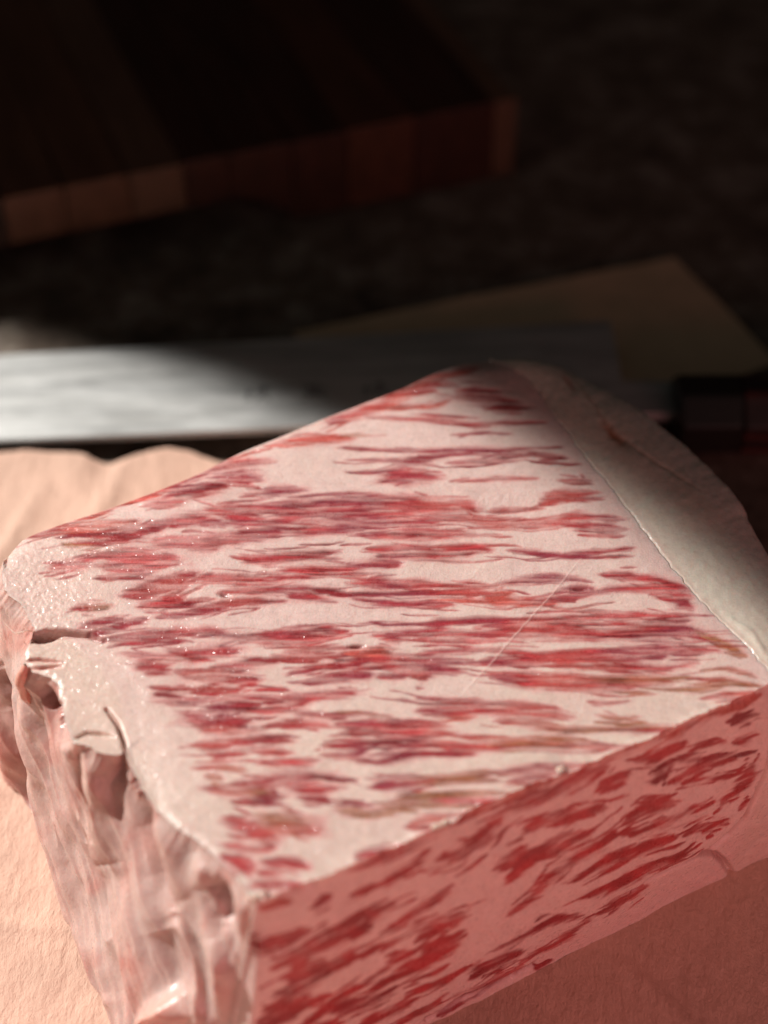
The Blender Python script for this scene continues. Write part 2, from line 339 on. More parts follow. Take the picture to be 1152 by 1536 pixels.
# traced streaks: type, half width, strength, points in photo pixels
TOPS = """o 6 1 500 631 552 612 604 586 640 572 708 548
r 3 1 600 588 650 577 688 579|r 3 1 615 586 650 586|d 4 1 695 586 750 588|d 6 1 684 597 764 600|o 3 1 583 611 646 611 674 601|d 6 1 736 612 785 612
r 3 1 549 624 615 628 674 631 715 638 757 634 812 634|d 2 .8 677 652 722 650 764 650|b 2 .5 500 659 521 653 576 652
d 3 1 517 671 587 676 650 678 694 676 760 673 840 671|d 2.5 1 524 688 587 690 615 693 646 687 694 681 743 683|d 5 1 607 695 646 690
d 3.5 1 674 695 722 693 757 688 798 680 847 687|d 2.5 1 521 707 569 706 615 699|d 2 1 802 693 868 697|r 6 1 580 718 597 711 646 714
r 7 1 578 721 612 717 650 717|r 2.5 1 689 724 741 719 807 717|d 4 1 848 721 883 724|r 5 1 828 742 890 738|d 4 1 810 757 838 749 897 749
r 5 1 550 745 612 749 637 757 696 757 716 766|p 7 1 550 762 619 764 689 766|d 3 1 737 766 772 764 807 762
r 5 1 550 783 619 783 689 780 758 787 838 783 862 776 932 780|r 5 1 550 804 602 804 654 801 699 802 716 804|r 5 1 612 795 654 797 699 799
r 2.5 1 706 794 772 790 838 787|d 4 1 845 787 897 792 942 795|r 1.5 .8 716 804 772 806|r 2 1 870 802 935 804
r 5 1 557 823 602 821 654 825 717 821 734 825|r 5 1 571 835 619 834 671 832 717 828|d 3.5 1 772 828 807 830 849 837 887 830 950 821|d 2 1 887 837 950 832
o 6 1 550 848 578 844 592 849|r 4 1 550 872 633 872 682 880 724 884|r 4 1 581 889 647 884 724 889 741 894|d 3.5 1 724 880 744 880 779 872 828 867 873 872
o 5 1 734 898 765 889|d 6 1 852 885 886 885|r 4 1 908 863 950 863
d 5 1 400 837 462 834 501 827|r 3 1 476 836 511 837|r 6 1 421 862 476 855 539 851 581 846|r 3 1 445 863 504 863 553 858
d 4 1 400 884 452 882 487 884 515 893 574 889 643 891 730 891|r 5 1 438 893 462 896 494 903|r 5 1 532 875 591 874 615 882|d 4 1 640 874 678 879 719 884
r 4 1 528 898 567 903 608 907 671 907|o 4 1 678 900 733 902 775 905 800 903|r 4 1 400 952 442 948 476 945 515 947|r 4 1 400 962 445 959 487 955 511 950
d 4 1 560 933 581 938 608 936 678 933 712 929 800 931|r 6 1 567 954 608 950 660 947 712 952 800 954|r 5 1 730 940 800 941|r 5 1 577 959 601 959
r 1.5 .8 629 959 678 962 719 960|d 5 1 435 978 487 974 522 973|d 4 1 414 985 469 987 525 983|o 7 1 525 980 553 981 574 973
r 3.5 1 626 983 671 976 730 974 800 980|d 4 1 435 1009 483 1000 532 997 556 993|r 6 1 532 990 594 990 660 990 692 995|r 7 1 539 1004 608 1000 671 1004 685 1007
o 6 1 622 1014 643 1014|d 5 1 469 1018 515 1013 546 1014|r 4 1 567 1014 608 1014|d 4 1 719 993 764 993 800 992|r 5 1 747 1014 800 1016
r 5 1 500 1036 535 1039|d 4 1 628 1044 656 1049 708 1055 778 1055 833 1062|r 7 1 639 1067 708 1062 778 1067 847 1074|o 4 1 642 1074 708 1075
r 4 1 722 996 778 994 847 992 900 994|r 2.5 1 826 999 900 1004|r 5 1 750 1016 795 1013 840 1018 900 1025|r 5 1 778 1022 830 1030 882 1036
d 2.5 1 743 1081 795 1079 833 1075|rb 3.5 1 750 1084 812 1088 861 1096 900 1096|b 3 1 510 1072 535 1070 587 1075|d 5 1 500 1081 514 1079
r 6 1 514 1093 552 1088 615 1088 667 1091|r 6 1 528 1100 587 1100 639 1101 674 1100|d 4 1 569 1108 622 1108 667 1103|rb 3.5 1 674 1103 726 1107 778 1110 830 1108 875 1110
r 4 1 615 1115 674 1121 743 1122 795 1119|bo 6 1 760 1117 830 1115 882 1122 915 1120|d 4 1 500 1122 542 1117 587 1115 615 1119|d 3 1 500 1133 528 1134 559 1122
d 5 1 535 1141 566 1145 594 1138 615 1131 667 1131 708 1131|br 4 1 715 1160 760 1157 795 1154 847 1150 882 1148|db 3 1 625 1167 674 1169 743 1169|d 5 1 562 1178 604 1169 632 1173
d 2 1 881 1053 912 1055 947 1051|b 2.5 1 895 1072 930 1077 961 1074|b 2 1 892 1082 947 1084 968 1082|br 4 1 874 1096 930 1093 1000 1095
b 4 1 600 1171 662 1169 739 1169|o 3 .8 760 1173 808 1166 836 1169|b 4 1 600 1193 652 1193 697 1192 753 1190|r 4 1 652 1200 697 1200 749 1202
b 3 .7 600 1209 645 1209 715 1209|o 3 1 621 1235 670 1225 728 1216
d 10 1 305 1087 337 1090 361 1082|r 5 1 403 1090 444 1085 486 1092|d 6 1 292 1118 337 1118 389 1111 434 1113|r 4 1 319 1132 365 1132|r 4 1 382 1129 431 1130
r 2 1 319 1139 382 1142|r 4 1 392 1144 431 1146 472 1142|db 5 .9 299 1153 326 1151 361 1156|b 3 .8 309 1165 330 1170
d 5 1 354 1177 389 1172 424 1165 486 1165 517 1172|r 6 1 431 1177 465 1184 507 1181|r 5 1 354 1181 406 1181|db 6 1 316 1184 347 1188 396 1191|d 4 1 354 1203 389 1205 420 1208
d 6 1 396 1191 406 1201|d 5 1 455 1198 490 1200|d 3 1 503 1208 556 1207|b 6 1 514 1215 545 1219 583 1221|b 4 1 583 1205 650 1191|b 3 .8 573 1210 650 1208
br 10 1.3 415 1225 444 1243 467 1249|r 6 1 344 1229 368 1240 392 1254 403 1274|r 4 1 344 1267 371 1274 399 1280|r 5 1 340 1285 368 1302 378 1309|r 5 1 399 1292 437 1295 458 1302
r 4 1 390 1309 425 1311|r 6 1 382 1328 417 1326 451 1328|r 6 1 562 1181 597 1177 650 1169|r 4 1 611 1240 650 1240|d 4 1 538 1288 573 1278 608 1280|r 3 1 545 1295 583 1290|r 3 1 483 1134 538 1134
d 5 1 150 960 185 958 219 954 271 947 317 947 365 956|d 4 1 188 968 230 961 271 961|r 9 1 258 975 289 982 324 975 355 973|r 4 1 275 986 317 987|p 7 1 199 982 237 987 258 984|d 8 1 216 1003 247 999
d 4 1 223 1013 254 1006|d 4 1 358 963 400 951 445 946 483 944 518 947|r 4 1 379 963 435 963 483 956|d 5 1 324 999 365 998 410 989|d 8 1 275 1008 306 1013 348 1017 379 1020
d 3 1 289 1006 365 1005|d 3 1 230 1031 265 1034 296 1034|d 8 1 296 1034 324 1038 351 1034|r 5 1 358 1031 379 1024|d 6 1 244 1041 272 1050 299 1051|r 3 1 383 1034 435 1034
r 7 1 428 1046 473 1046 532 1038|d 5 1 459 1024 497 1020 550 1013|d 8 1 320 1062 358 1060 379 1048 414 1051|r 7 1 376 1065 421 1064 455 1057|p 9 1 282 1069 313 1076
r 8 1 320 1079 358 1079|r 7 1 313 1095 344 1093|d 4 1 449 1074 504 1076 550 1070|d 5 1 511 1093 550 1090
r 5 1 912 864 946 862 988 869 1012 878|r 6 1 960 878 995 885 1030 899|r 5 1 908 888 943 883 974 888|r 3 1 974 892 1023 906 1040 916|o 4 1 752 899 787 904 821 906 867 895 926 886
r 4 1 752 932 804 930 856 925 919 923 967 921 1040 923|r 7 1 752 947 821 947 901 951 967 951 1047 951|r 4 1 811 939 891 935 933 937|r 8 1 926 933 978 940 1044 944|d 6 1 974 932 1030 930
d 4 1 884 954 960 954 1030 951 1064 961 1092 972|b 3 1 1047 944 1075 965 1117 985|r 4 1 752 978 821 984 898 980 960 975 1030 973 1075 977|d 5 1 1016 979 1058 980
r 5 1 752 994 821 989 891 992 946 989 995 984|r 5 1 926 996 981 1003 1040 996|d 3 1 828 1001 867 999 908 1004 960 1010|rb 5 1 759 1010 821 1017 874 1022 943 1020 1030 1015
r 6 1 752 1018 787 1024 839 1030 891 1032 946 1030|b 1.5 1 919 1037 978 1037|b 4 1 1002 1032 1047 1032 1085 1027 1134 1030|db 2.5 1 1030 1017 1082 1020 1127 1027|b 2.5 .8 1050 1006 1092 1003 1134 1017|o 3 1 1054 1048 1099 1043 1134 1039
o 6 .7 40 800 95 789 147 788 199 781|d 6 1 112 815 164 812 199 805 234 791 254 783|b 4 1 95 817 140 815|r 7 1 258 791 286 781 317 783 334 788|p 8 1 240 812 275 815 317 815 348 808 407 803
r 7 1 324 765 355 774 390 788 442 781|r 5 1 348 763 460 767|d 5 1 355 801 460 791|p 6 1 81 850 112 847 147 836|p 10 1 154 833 199 835 234 840 258 847|p 9 1 154 850 199 852 247 850|d 5 .9 154 868 192 866 227 861
d 8 1 188 894 220 888 254 875 286 862|r 6 1 216 909 254 902 268 894|r 5 1 300 868 355 868 407 871|db 6 .8 112 913 143 911 161 909|d 5 1 129 941 154 932 182 927|d 3.5 1 147 949 182 939 216 927
d 5 1 244 925 286 921 324 913 362 902 424 902|d 4 1 251 911 296 902 324 899|r 7 1 345 888 372 885 424 882 460 883|r 4 1 355 875 400 871 460 865|r 6 1 372 836 407 838 460 833|r 4 1 379 843 424 843
o 8 1 318 702 360 692 387 690|r 6 1 321 716 374 715 387 718|d 7 1 252 741 304 735 332 727|p 5 1 221 758 269 751|o 5 1 415 666 471 661 523 656|o 4 1 440 659 495 654|d 6 1 377 741 408 737 450 734
d 5 1 325 767 374 761 415 760|r 5 1 328 772 356 779 387 786|d 7 1 394 768 443 761 478 755 547 751 600 755|r 10 1 426 775 478 772 530 772 600 772|r 6 1 339 786 408 789 450 796 505 793 582 779|r 6 1 349 807 394 807 422 800
o 4 .9 170 758 250 728 310 703|o 4 .8 60 795 110 779 170 758|d 4 .9 90 805 150 800 200 790"""
FRONTS = """r 9 1 359 1412 405 1406 462 1385|r 10 1 405 1437 441 1421 481 1400 532 1373 587 1348|r 5 1 441 1415 487 1385 532 1361|d 7 1 520 1388 551 1376|r 11 1 426 1446 472 1437 523 1421
d 10 1 411 1470 441 1467 484 1443|r 6 1 529 1336 575 1321 639 1276|r 5 1 465 1355 493 1342|r 8 1 390 1488 441 1497 484 1476|d 12 1 380 1510 426 1510
r 6 1 535 1418 581 1397 624 1373 684 1352|r 7 1 569 1385 618 1355 666 1327|r 8 1 618 1391 654 1373 687 1355|r 14 1 557 1461 593 1446 639 1415 678 1385|r 7 1 575 1424 611 1412
r 8 1 441 1531 487 1494 532 1461 569 1437|d 10 1 496 1500 538 1494 581 1467|r 7 1 611 1479 654 1461 697 1437|r 11 1 532 1531 578 1506 614 1491|r 8 1 466 1528 502 1522|r 5 1 593 1534 654 1494|d 8 .8 663 1516 700 1491 760 1462
r 9 1 656 1285 696 1272 726 1242 750 1224|r 5 1 681 1285 720 1260 750 1233|r 9 1 750 1221 787 1202 832 1184 881 1163 911 1151|r 8 1 784 1239 820 1221 863 1212 902 1202|r 8 1 899 1178 939 1157
r 8 1 735 1291 753 1278 781 1263|r 10 1 756 1306 796 1272 832 1263 875 1236|d 6 1 766 1285 802 1263 845 1242|r 8 1 759 1354 787 1333 814 1303 863 1272 911 1233
r 8 1 857 1303 908 1272 954 1254|r 5 1 887 1297 939 1272 994 1242|r 8 1 927 1221 963 1202 1000 1193|r 6 1 930 1236 966 1224 1000 1209|r 9 1 869 1333 908 1315 954 1297 1000 1272|r 9 1 893 1361 924 1339 960 1321
d 8 1 756 1403 796 1382 857 1364|r 8 1 784 1434 832 1409 875 1373|d 14 1 711 1458 747 1430 772 1427|d 6 1 808 1452 826 1443|r 6 1 680 1490 726 1473 796 1446
o 5 1 1000 1109 1060 1078 1135 1041|r 6 1 957 1139 991 1132 1023 1112|r 4 1 1037 1119 1082 1105|r 5 1 1092 1103 1128 1093|d 6 1 1094 1078 1133 1066|d 5 1 1005 1135 1050 1132 1119 1116|r 5 1 1060 1137 1096 1128
d 8 1 975 1169 991 1146 1007 1141|r 7 1 1000 1164 1028 1150 1060 1137|r 4 1 1019 1164 1060 1157 1096 1150|r 8 1 1073 1189 1096 1169 1114 1137|r 7 1 925 1223 952 1205 998 1189|r 7 1 923 1237 980 1223 1023 1200 1055 1189
r 5 1 1012 1237 1037 1226 1080 1221|r 4 1 1044 1234 1071 1230|r 8 1 900 1278 946 1257 996 1241|r 9 1 923 1303 980 1278 1012 1266
o 4 1 700 1222 760 1193 850 1163 930 1130 1000 1100|o 5 .9 388 1358 430 1350|r 5 .8 520 1307 600 1272 690 1233
r 10 1 370 1560 430 1540 480 1545|r 12 1 420 1600 500 1570 560 1545|r 10 1 500 1640 580 1590 640 1560"""
def parse(txt):
    out = []
    for row in txt.replace('\n', '|').split('|'):
        p = row.split()
        out.append((p[0], float(p[1]), float(p[2]), np.array(p[3:], float).reshape(-1, 2)))
    return out
def marbling(X, Y, strokes, wob=1., taper=.5, stretch=3.3, thread=1.):
    """lean field (-2..1) and the colour of the nearest streak, evaluated at traced-photo coordinates"""
    shp = X.shape; X = X.ravel(); Y = Y.ravel()
    Wx = X + wob*(7*fbm(X/70, Y/24, 31, 3)); Wy = Y + wob*(3.0*fbm(X/80, Y/22, 41, 3)+.8*afbm(X/22, Y/5, 45, 2))
    rs = np.random.default_rng(77); extra = []
    for typ, w, s, P in strokes:                                  # fine threads that run beside each streak
        if typ == 'h': continue
        D_ = P[-1]-P[0]; L_ = np.hypot(*D_); D_ = D_/max(L_, 1); N_ = np.array([-D_[1], D_[0]])
        for k_ in range(1 if w < 3 else 3 if w < 4 else 7):
            q_ = curve(P, 9) if len(P) > 1 else P
            off = rs.normal(0, 1)*(w*.8+1.8); sh = rs.uniform(-.35, .35)*L_
            i0 = rs.integers(0, 4); i1 = rs.integers(i0+3, 10)
            e_ = q_[i0:i1] + N_*off + D_*sh + N_*np.linspace(-1, 1, i1-i0)[:, None]*rs.normal(0, 1.5)
            extra.append((typ, rs.uniform(.7, 1.7)*thread, rs.uniform(.5, .9), e_))
    strokes = list(strokes)+extra
    R = np.full(X.shape, math.exp(-10.)); col = np.zeros((len(X), 3)); col[:] = np.array(RED)*math.exp(-10.)
    for typ, w, s, P in strokes:
        m_ = np.array([stretch*(3*w+4)+10, 3*w+10])
        lo = P.min(0)-m_; hi = P.max(0)+m_
        idx = np.nonzero((X > lo[0]) & (X < hi[0]) & (Y > lo[1]) & (Y < hi[1]))[0]
        if len(idx) == 0: continue
        d, tt = dist_poly(Wx[idx]/stretch, Wy[idx], P/np.array([stretch, 1.]))
        ww = w*1.18*(.72+.5*vnoise(Wx[idx]/24, Wy[idx]/30, 5))*(.42+.58*np.sin(np.pi*np.clip(tt, 0, 1))**taper)
        val = np.clip(1-d/ww, -2, 1)
        val = np.where(val > 0, val*s, val/s) if s < 1 else val
        e_ = np.exp(5*val)
        R[idx] += e_; a, c = TYPES[typ]; k_ = tt[:, None]
        col[idx] += e_[:, None]*(np.array(a)*(1-k_)+np.array(c)*k_)
    F = np.clip(np.log(R)/5, -2, 1.1); col = col/R[:, None]
    return F.reshape(shp), col.reshape(shp+(3,))
PXX, PYY = px(TOP)
F, lcol = marbling(PXX, PYY, parse(TOPS))
f1 = afbm(PXX/70, (PYY+5*fbm(PXX/60,PYY/30,55,2))/5.0, 51, 3); f2 = afbm(PXX/26, PYY/2.3, 61, 2); f3 = fbm(PXX/30, PYY/14, 71, 3)
lean = sstep(-.44, .56, F + .62*f1 + .40*f2 + .18*f3 - .08)
lean *= np.clip(.93 + .85*afbm(PXX/60, PYY/3.6, 81, 3), .30, 1)
# thin stray threads in the fat, fading out toward pure fat
thr = sstep(.34, .62, afbm(PXX/80, PYY/3.4, 91, 2) + .5*np.clip(F, -1.5, 0) + .35)*.45
inside = sstep(150, 260, PXX)*sstep(0, 40, (PXX-330)*.0+1000-PXX)
lean = np.maximum(lean, thr*inside*(F > -1.2))
halo = sstep(-1.6, .0, F)
big = fbm(PXX/170, PYY/110, 101, 4)
def mixc(a, b, k_): return a*(1-k_[..., None]) + np.asarray(b)*k_[..., None]
fat = np.zeros(PXX.shape+(3,)); fat[:] = (.80, .595, .55)
cream = np.clip(sstep(950, 1250, PYY+.25*PXX)*.6 + .55*big, 0, 1)
fat = mixc(fat, (.79, .635, .55), cream)
fat = mixc(fat, (.78, .49, .455), halo*.75*np.clip(.7+f3, 0, 1))
# pale pink band beside the seam, cut flap at the left
dS, _ = dist_poly(PXX, PYY, polyline(seam_px)); 
fat = mixc(fat, (.78, .57, .53), np.exp(-(dS/42)**2)*.9)
fat = mixc(fat, (.80, .60, .535), sstep(210, 150, PXX)*.7)
flap = sstep(14, 0, dist_poly(PXX, PYY, polyline([70,985, 110,1020, 140,1060, 150,1100]))[0]-34)
fat = mixc(fat, (.78, .61, .52), flap*.7)
COLT = mixc(fat, (0, 0, 0), np.zeros(PXX.shape))
lvar = np.clip(.5+.9*fbm(PXX/40, PYY/8, 111, 3), 0, 1)
lc = lcol*(.70+.5*lvar+.45*afbm(PXX/40, PYY/2.6, 83, 2))[..., None]
hue = fbm(PXX/130, PYY/45, 421, 3)
lc = mixc(lc, (.30, .055, .085), np.clip(hue*1.3-.05, 0, .6)); lc = mixc(lc, (.56, .13, .11), np.clip(-hue*1.3-.1, 0, .55))
stain = sstep(-1.1, .2, F+.5*f1)*(1-lean); fat = mixc(fat, (.74, .40, .38), stain*.62)
def soften(A, k_):                      # tissue borders are never razor sharp
    k_ = np.array(k_, float); k_ /= k_.sum(); n_ = len(k_)//2
    for ax in (0, 1):
        P_ = np.concatenate([np.repeat(np.take(A, [0], ax), n_, ax), A, np.repeat(np.take(A, [-1], ax), n_, ax)], ax)
        A = sum(w_*np.take(P_, range(i, i+A.shape[ax]), ax) for i, w_ in enumerate(k_))
    return A
lean = .25*lean + .75*soften(lean, [1, 3, 5, 6, 5, 3, 1])
COLT = fat*(1-lean[..., None]) + lc*lean[..., None]
def groove(D_, C_, pts, w, depth, tint=None, k_=.8):
    d, t_ = dist_poly(PXX, PYY, polyline(pts)); g = np.exp(-(d/w)**2)*np.sin(np.pi*np.clip(t_, .04, .96))**.4
    D_ -= depth*g
    if tint is not None: C_[:] = mixc(C_, tint, np.clip(g*k_, 0, 1))
# relief in metres along +z
DISP = np.zeros(PXX.shape)
DISP -= .00030*lean*(.6+.6*f1) 
lowf = sstep(0, .15, 1-U[..., 0]); DISP += lowf*.00045*fbm(PXX/120, PYY/80, 121, 2) + .00010*fbm(PXX/26, PYY/16, 131, 2) + .00003*fbm(PXX/5, PYY/4, 141, 2)
rough = np.exp(-((PXX-60)/90)**2-((PYY-900)/130)**2)
DISP += .00012*rough*fbm(PXX/6, PYY/5, 151, 2)
groove(DISP, COLT, [44,956, 70,948, 100,948, 135,952, 155,960], 4.0, .0026, (.42, .14, .12), .7)
groove(DISP, COLT, [50,958, 66,956, 84,952], 6.0, .003, (.40, .10, .09), .7)
groove(DISP, COLT, [36,992, 60,990, 95,994], 2.5, .0009, (.66, .24, .20), .8)
groove(DISP, COLT, [40,1003, 60,1003, 92,1000], 2.5, .0009, (.66, .24, .20), .8)
groove(DISP, COLT, [160,1064, 176,1085, 186,1112, 190,1135], 2.8, .0022, (.55, .25, .21), .6)
groove(DISP, COLT, [112,1108, 130,1098, 150,1099, 170,1104], 2.2, .0012, None)
groove(DISP, COLT, [524,970, 546,969], 3.2, .0007, (.24, .03, .03), .8)
groove(DISP, COLT, [329,892, 344,894], 3.4, .0006, (.24, .03, .03), .8)
groove(DISP, COLT, [858,885, 880,884], 3.0, .0006, (.24, .03, .03), .6)
groove(DISP, COLT, [712,765, 740,768, 775,766, 808,762], 2.2, .0004, (.50, .20, .19), .5)
groove(DISP, COLT, [560,1008, 586,1010], 3.5, -.0005, (.8, .62, .58), .8)
DISP += .00010*np.exp(-(dist_poly(PXX, PYY, polyline([725,750, 765,748, 800,750]))[0]/12)**2)*(1+.8*fbm(PXX/5, PYY/4, 161, 2))
# old knife score across the fat
groove(DISP, COLT, [872,838, 830,890, 800,922, 745,985, 690,1045], 1.4, -.00012, (.82, .62, .57), .42)
# fading of all relief at shared edges, and rolled rims
Uu, Vv = np.broadcast_arrays(U[..., 0], V[..., 0])
edge = np.minimum(np.minimum(sstep(0, .012, Uu), sstep(1, .988, Uu)), np.minimum(sstep(0, .012, Vv), sstep(1, .988, Vv)))
DISP *= edge
DISP -= .0014*np.exp(-(Vv/.026)**1.3)*sstep(0, .02, Uu)+.0015*np.exp(-((PXX-735)/46)**2-((PYY-528)/24)**2)
TOPD = TOP.copy(); TOPD[..., 2] += DISP
def rgba(c): return np.concatenate([np.clip(c, 0, 1), np.ones(c.shape[:-1]+(1,))], -1)

# front face (cut, in shade): from the near corner to the fat cap's own corner
NF, NT_ = 760, 250
cap_top = unl([1168,1020, 1205,1002, 1243,986])
cft = np.vstack([TOPD[:, -1, :]])
capfront = curve(cap_top, 70); capfront[0] = cft[-1]
cft_all = np.vstack([cft, capfront[1:]])
s_ = np.r_[0, np.cumsum(np.linalg.norm(np.diff(cft_all, axis=0), axis=1))]; s_ /= s_[-1]
bot = curve([(-.040, -.1355, 0), (-.015, -.1205, 0), (.012, -.1065, 0), (.050, -.0865, 0), (.092, -.0640, 0), (.104, -.0585, 0), (.124, -.049, 0)], 400)
bs = np.linspace(0, 1, 400)
# keep top and bottom in step along x
cbt = np.stack([np.interp(s_, bs, bot[:, k_]) for k_ in range(3)], 1); cbt[:, 2] = .0008
tt = np.linspace(0, 1, NT_)[None, :, None]
kf = np.hanning(81); kf /= kf.sum(); smf = cft_all.copy()
for k_ in range(3): smf[:, k_] = np.convolve(np.r_[2*cft_all[0, k_]-cft_all[40:0:-1, k_], cft_all[:, k_], 2*cft_all[-1, k_]-cft_all[-2:-42:-1, k_]], kf, 'valid')
wf = sstep(0, .06, tt); FR = (cft_all[:, None]*(1-wf)+smf[:, None]*wf)*(1-tt) + cbt[:, None]*tt
nrm = np.array([.46, -.888, 0])
fx, fy = px(FR)
# grain of the front face runs up to the right
ga = math.radians(-27); gx_ = fx*math.cos(ga)+fy*math.sin(ga); gy_ = -fx*math.sin(ga)+fy*math.cos(ga)
rot2 = np.array([[math.cos(ga), -math.sin(ga)], [math.sin(ga), math.cos(ga)]])
Ff, fl = marbling(gx_, gy_, [(t_, w_*.85, s1, P_ @ rot2) for t_, w_, s1, P_ in parse(FRONTS)], wob=1., taper=.4, stretch=2.6, thread=1.5)
g1 = afbm(gx_/55, gy_/5, 52, 3); g2 = afbm(gx_/22, gy_/2.6, 62, 2); g3 = fbm(fx/30, fy/20, 72, 3)
leanf = sstep(-.34, .62, Ff+.80*g1+.42*g2+.15*g3+.0)*np.clip(1.0+.6*g1, .5, 1)
fatf = np.zeros(fx.shape+(3,)); fatf[:] = (.82, .60, .55)
fatf = mixc(fatf, (.80, .52, .48), sstep(-1.5, 0, Ff)*.4)
COLF = fatf*(1-leanf[..., None]) + (fl*(.75+.4*np.clip(.5+g3, 0, 1))[..., None])*leanf[..., None]
toprow = np.vstack([COLT[:, -1], np.repeat(COLT[-1:, -1], len(cft_all)-NU, 0)])[:, None]      # streaks carry over the cut edge
wr_ = (np.exp(-(tt/.022)**2)*.5)*np.ones(fx.shape)[..., None]; COLF = COLF*(1-wr_)+toprow*wr_
T2 = np.broadcast_to(tt[..., 0], fx.shape); S2 = np.broadcast_to(s_[:, None], fx.shape)
df = .0009*fbm(fx/110, fy/80, 122, 3) + .0002*fbm(gx_/24, gy_/12, 132, 3) - .00015*leanf
df += .0035*np.sin(np.pi*T2)**1.2
for pts, w_, dep, tint in (([940,1326, 977,1303, 1046,1269, 1082,1239, 1105,1209, 1139,1137, 1150,1095], 2.6, .0009, (.45, .20, .17)),
                           ([1046,1269, 1064,1271, 1082,1287, 1096,1308], 4.5, .0022, (.40, .16, .14)),
                           ([640,1530, 690,1500, 760,1470, 800,1450], 4, .0012, (.42, .14, .12))):
    d, t_ = dist_poly(fx, fy, polyline(pts)); g = np.exp(-(d/w_)**2)
    df -= dep*g; COLF = mixc(COLF, tint, g*.6)
capz = sstep(1146, 1166, fx + (fy-1080)*.30*(fy > 1080))          # pale fat cap at the far end of this face
COLF = mixc(COLF, (.78, .60, .52), capz*.8)
df *= sstep(0, .03, T2)*sstep(0, .015, S2)*sstep(1, .985, S2)
df -= .0006*np.exp(-(T2/.03)**2)*0
FRD = FR + nrm*df[..., None]
FRD[:, 0] = FR[:, 0]
# left face: torn membrane
NL1, NL2 = 520, 330
clt = TOPD[0, :, :]; sl = np.linspace(0, 1, NV); q = np.linspace(0, 1, NL1)
ctl = np.stack([np.interp(q, sl, clt[:, k_]) for k_ in range(3)], 1)
lb = np.vstack([[un(x, y, 0) for x, y in polyline([-70,1040, -40,1085, 0,1146, 40,1210, 82,1284, 104,1342, 130,1422, 158,1516])], [(-.0615, -.116, 0), (-.052, -.1275, 0), (-.040, -.1355, 0)]])
cbl = curve(lb, NL1); cbl[:, 2] = .0008
# smooth the ragged top line a little way down so the wall below is not corrugated
sm = ctl.copy()
kk = np.hanning(121); kk /= kk.sum()
for k_ in range(2):
    pad = np.r_[np.full(60, ctl[0, k_]), ctl[:, k_], np.full(60, ctl[-1, k_])]; sm[:, k_] = np.convolve(pad, kk, 'valid')
ends = (sstep(0, .06, q)*sstep(1, .94, q))[:, None]; sm = sm*ends + ctl*(1-ends)
tl = np.linspace(0, 1, NL2)[None, :, None]
wgt = sstep(.0, .16, tl)
topc = ctl[:, None]*(1-wgt)+sm[:, None]*wgt
LF = topc*(1-tl)+cbl[:, None]*tl
LF[..., 2] = ctl[:, None, 2]*(1-tl[..., 0]) + cbl[:, None, 2]*tl[..., 0]
lx, ly = px(LF)
dl = np.zeros(lx.shape); CL = np.zeros(lx.shape+(3,)); CL[:] = (.70, .46, .41)
CL = mixc(CL, (.68, .50, .455), np.clip(.5+.9*fbm(lx/40, ly/70, 201, 3), 0, 1))
CL = mixc(CL, (.62, .27, .23), np.clip(fbm(lx/28, ly/60, 211, 3)*1.6-.25, 0, .8))
ac = lx-.24*ly
Smm = np.broadcast_to(q[:, None]*150., lx.shape); Dmm = np.broadcast_to(tl[..., 0]*80., lx.shape)
cq = Smm*.6-Dmm*.8; aq = Smm*.8+Dmm*.6
dl += .0018*afbm(cq/8, aq/34, 221, 2)+.0009*(1-2*np.abs(afbm(cq/5, aq/26, 222, 2)))+.0006*fbm(Smm/8, Dmm/9, 223, 2)
dl += .0012*sstep(.05, .3, np.broadcast_to(tl[..., 0], lx.shape))*(1-sstep(.5, .9, np.broadcast_to(tl[..., 0], lx.shape)))
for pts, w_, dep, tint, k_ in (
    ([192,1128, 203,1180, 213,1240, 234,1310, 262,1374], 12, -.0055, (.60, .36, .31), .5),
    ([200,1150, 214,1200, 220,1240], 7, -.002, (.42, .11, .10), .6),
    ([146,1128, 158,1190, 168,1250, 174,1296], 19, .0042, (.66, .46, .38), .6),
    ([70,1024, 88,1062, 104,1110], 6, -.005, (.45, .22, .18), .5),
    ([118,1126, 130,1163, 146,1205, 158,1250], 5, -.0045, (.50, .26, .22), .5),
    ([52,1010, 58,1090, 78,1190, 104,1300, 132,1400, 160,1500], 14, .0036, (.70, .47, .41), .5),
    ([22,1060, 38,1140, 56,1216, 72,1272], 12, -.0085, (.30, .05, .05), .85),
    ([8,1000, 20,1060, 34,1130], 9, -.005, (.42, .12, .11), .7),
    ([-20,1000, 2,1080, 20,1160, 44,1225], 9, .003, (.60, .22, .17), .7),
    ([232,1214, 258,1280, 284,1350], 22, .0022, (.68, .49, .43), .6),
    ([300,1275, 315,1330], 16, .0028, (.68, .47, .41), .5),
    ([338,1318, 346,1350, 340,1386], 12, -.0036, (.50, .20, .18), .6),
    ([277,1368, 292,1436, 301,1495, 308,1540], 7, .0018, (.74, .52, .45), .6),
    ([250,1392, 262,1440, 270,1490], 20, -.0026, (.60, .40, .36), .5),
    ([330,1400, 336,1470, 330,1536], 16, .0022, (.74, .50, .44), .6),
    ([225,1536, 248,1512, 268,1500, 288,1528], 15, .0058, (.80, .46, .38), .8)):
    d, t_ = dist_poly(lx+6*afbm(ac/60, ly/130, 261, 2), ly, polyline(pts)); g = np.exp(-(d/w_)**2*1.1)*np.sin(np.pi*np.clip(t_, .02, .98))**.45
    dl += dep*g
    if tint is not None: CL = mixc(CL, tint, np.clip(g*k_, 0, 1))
CL = mixc(CL, (.78, .52, .45), sstep(345, 380, lx)*.8)
TL = np.broadcast_to(tl[..., 0], lx.shape); SL = np.broadcast_to(q[:, None], lx.shape)
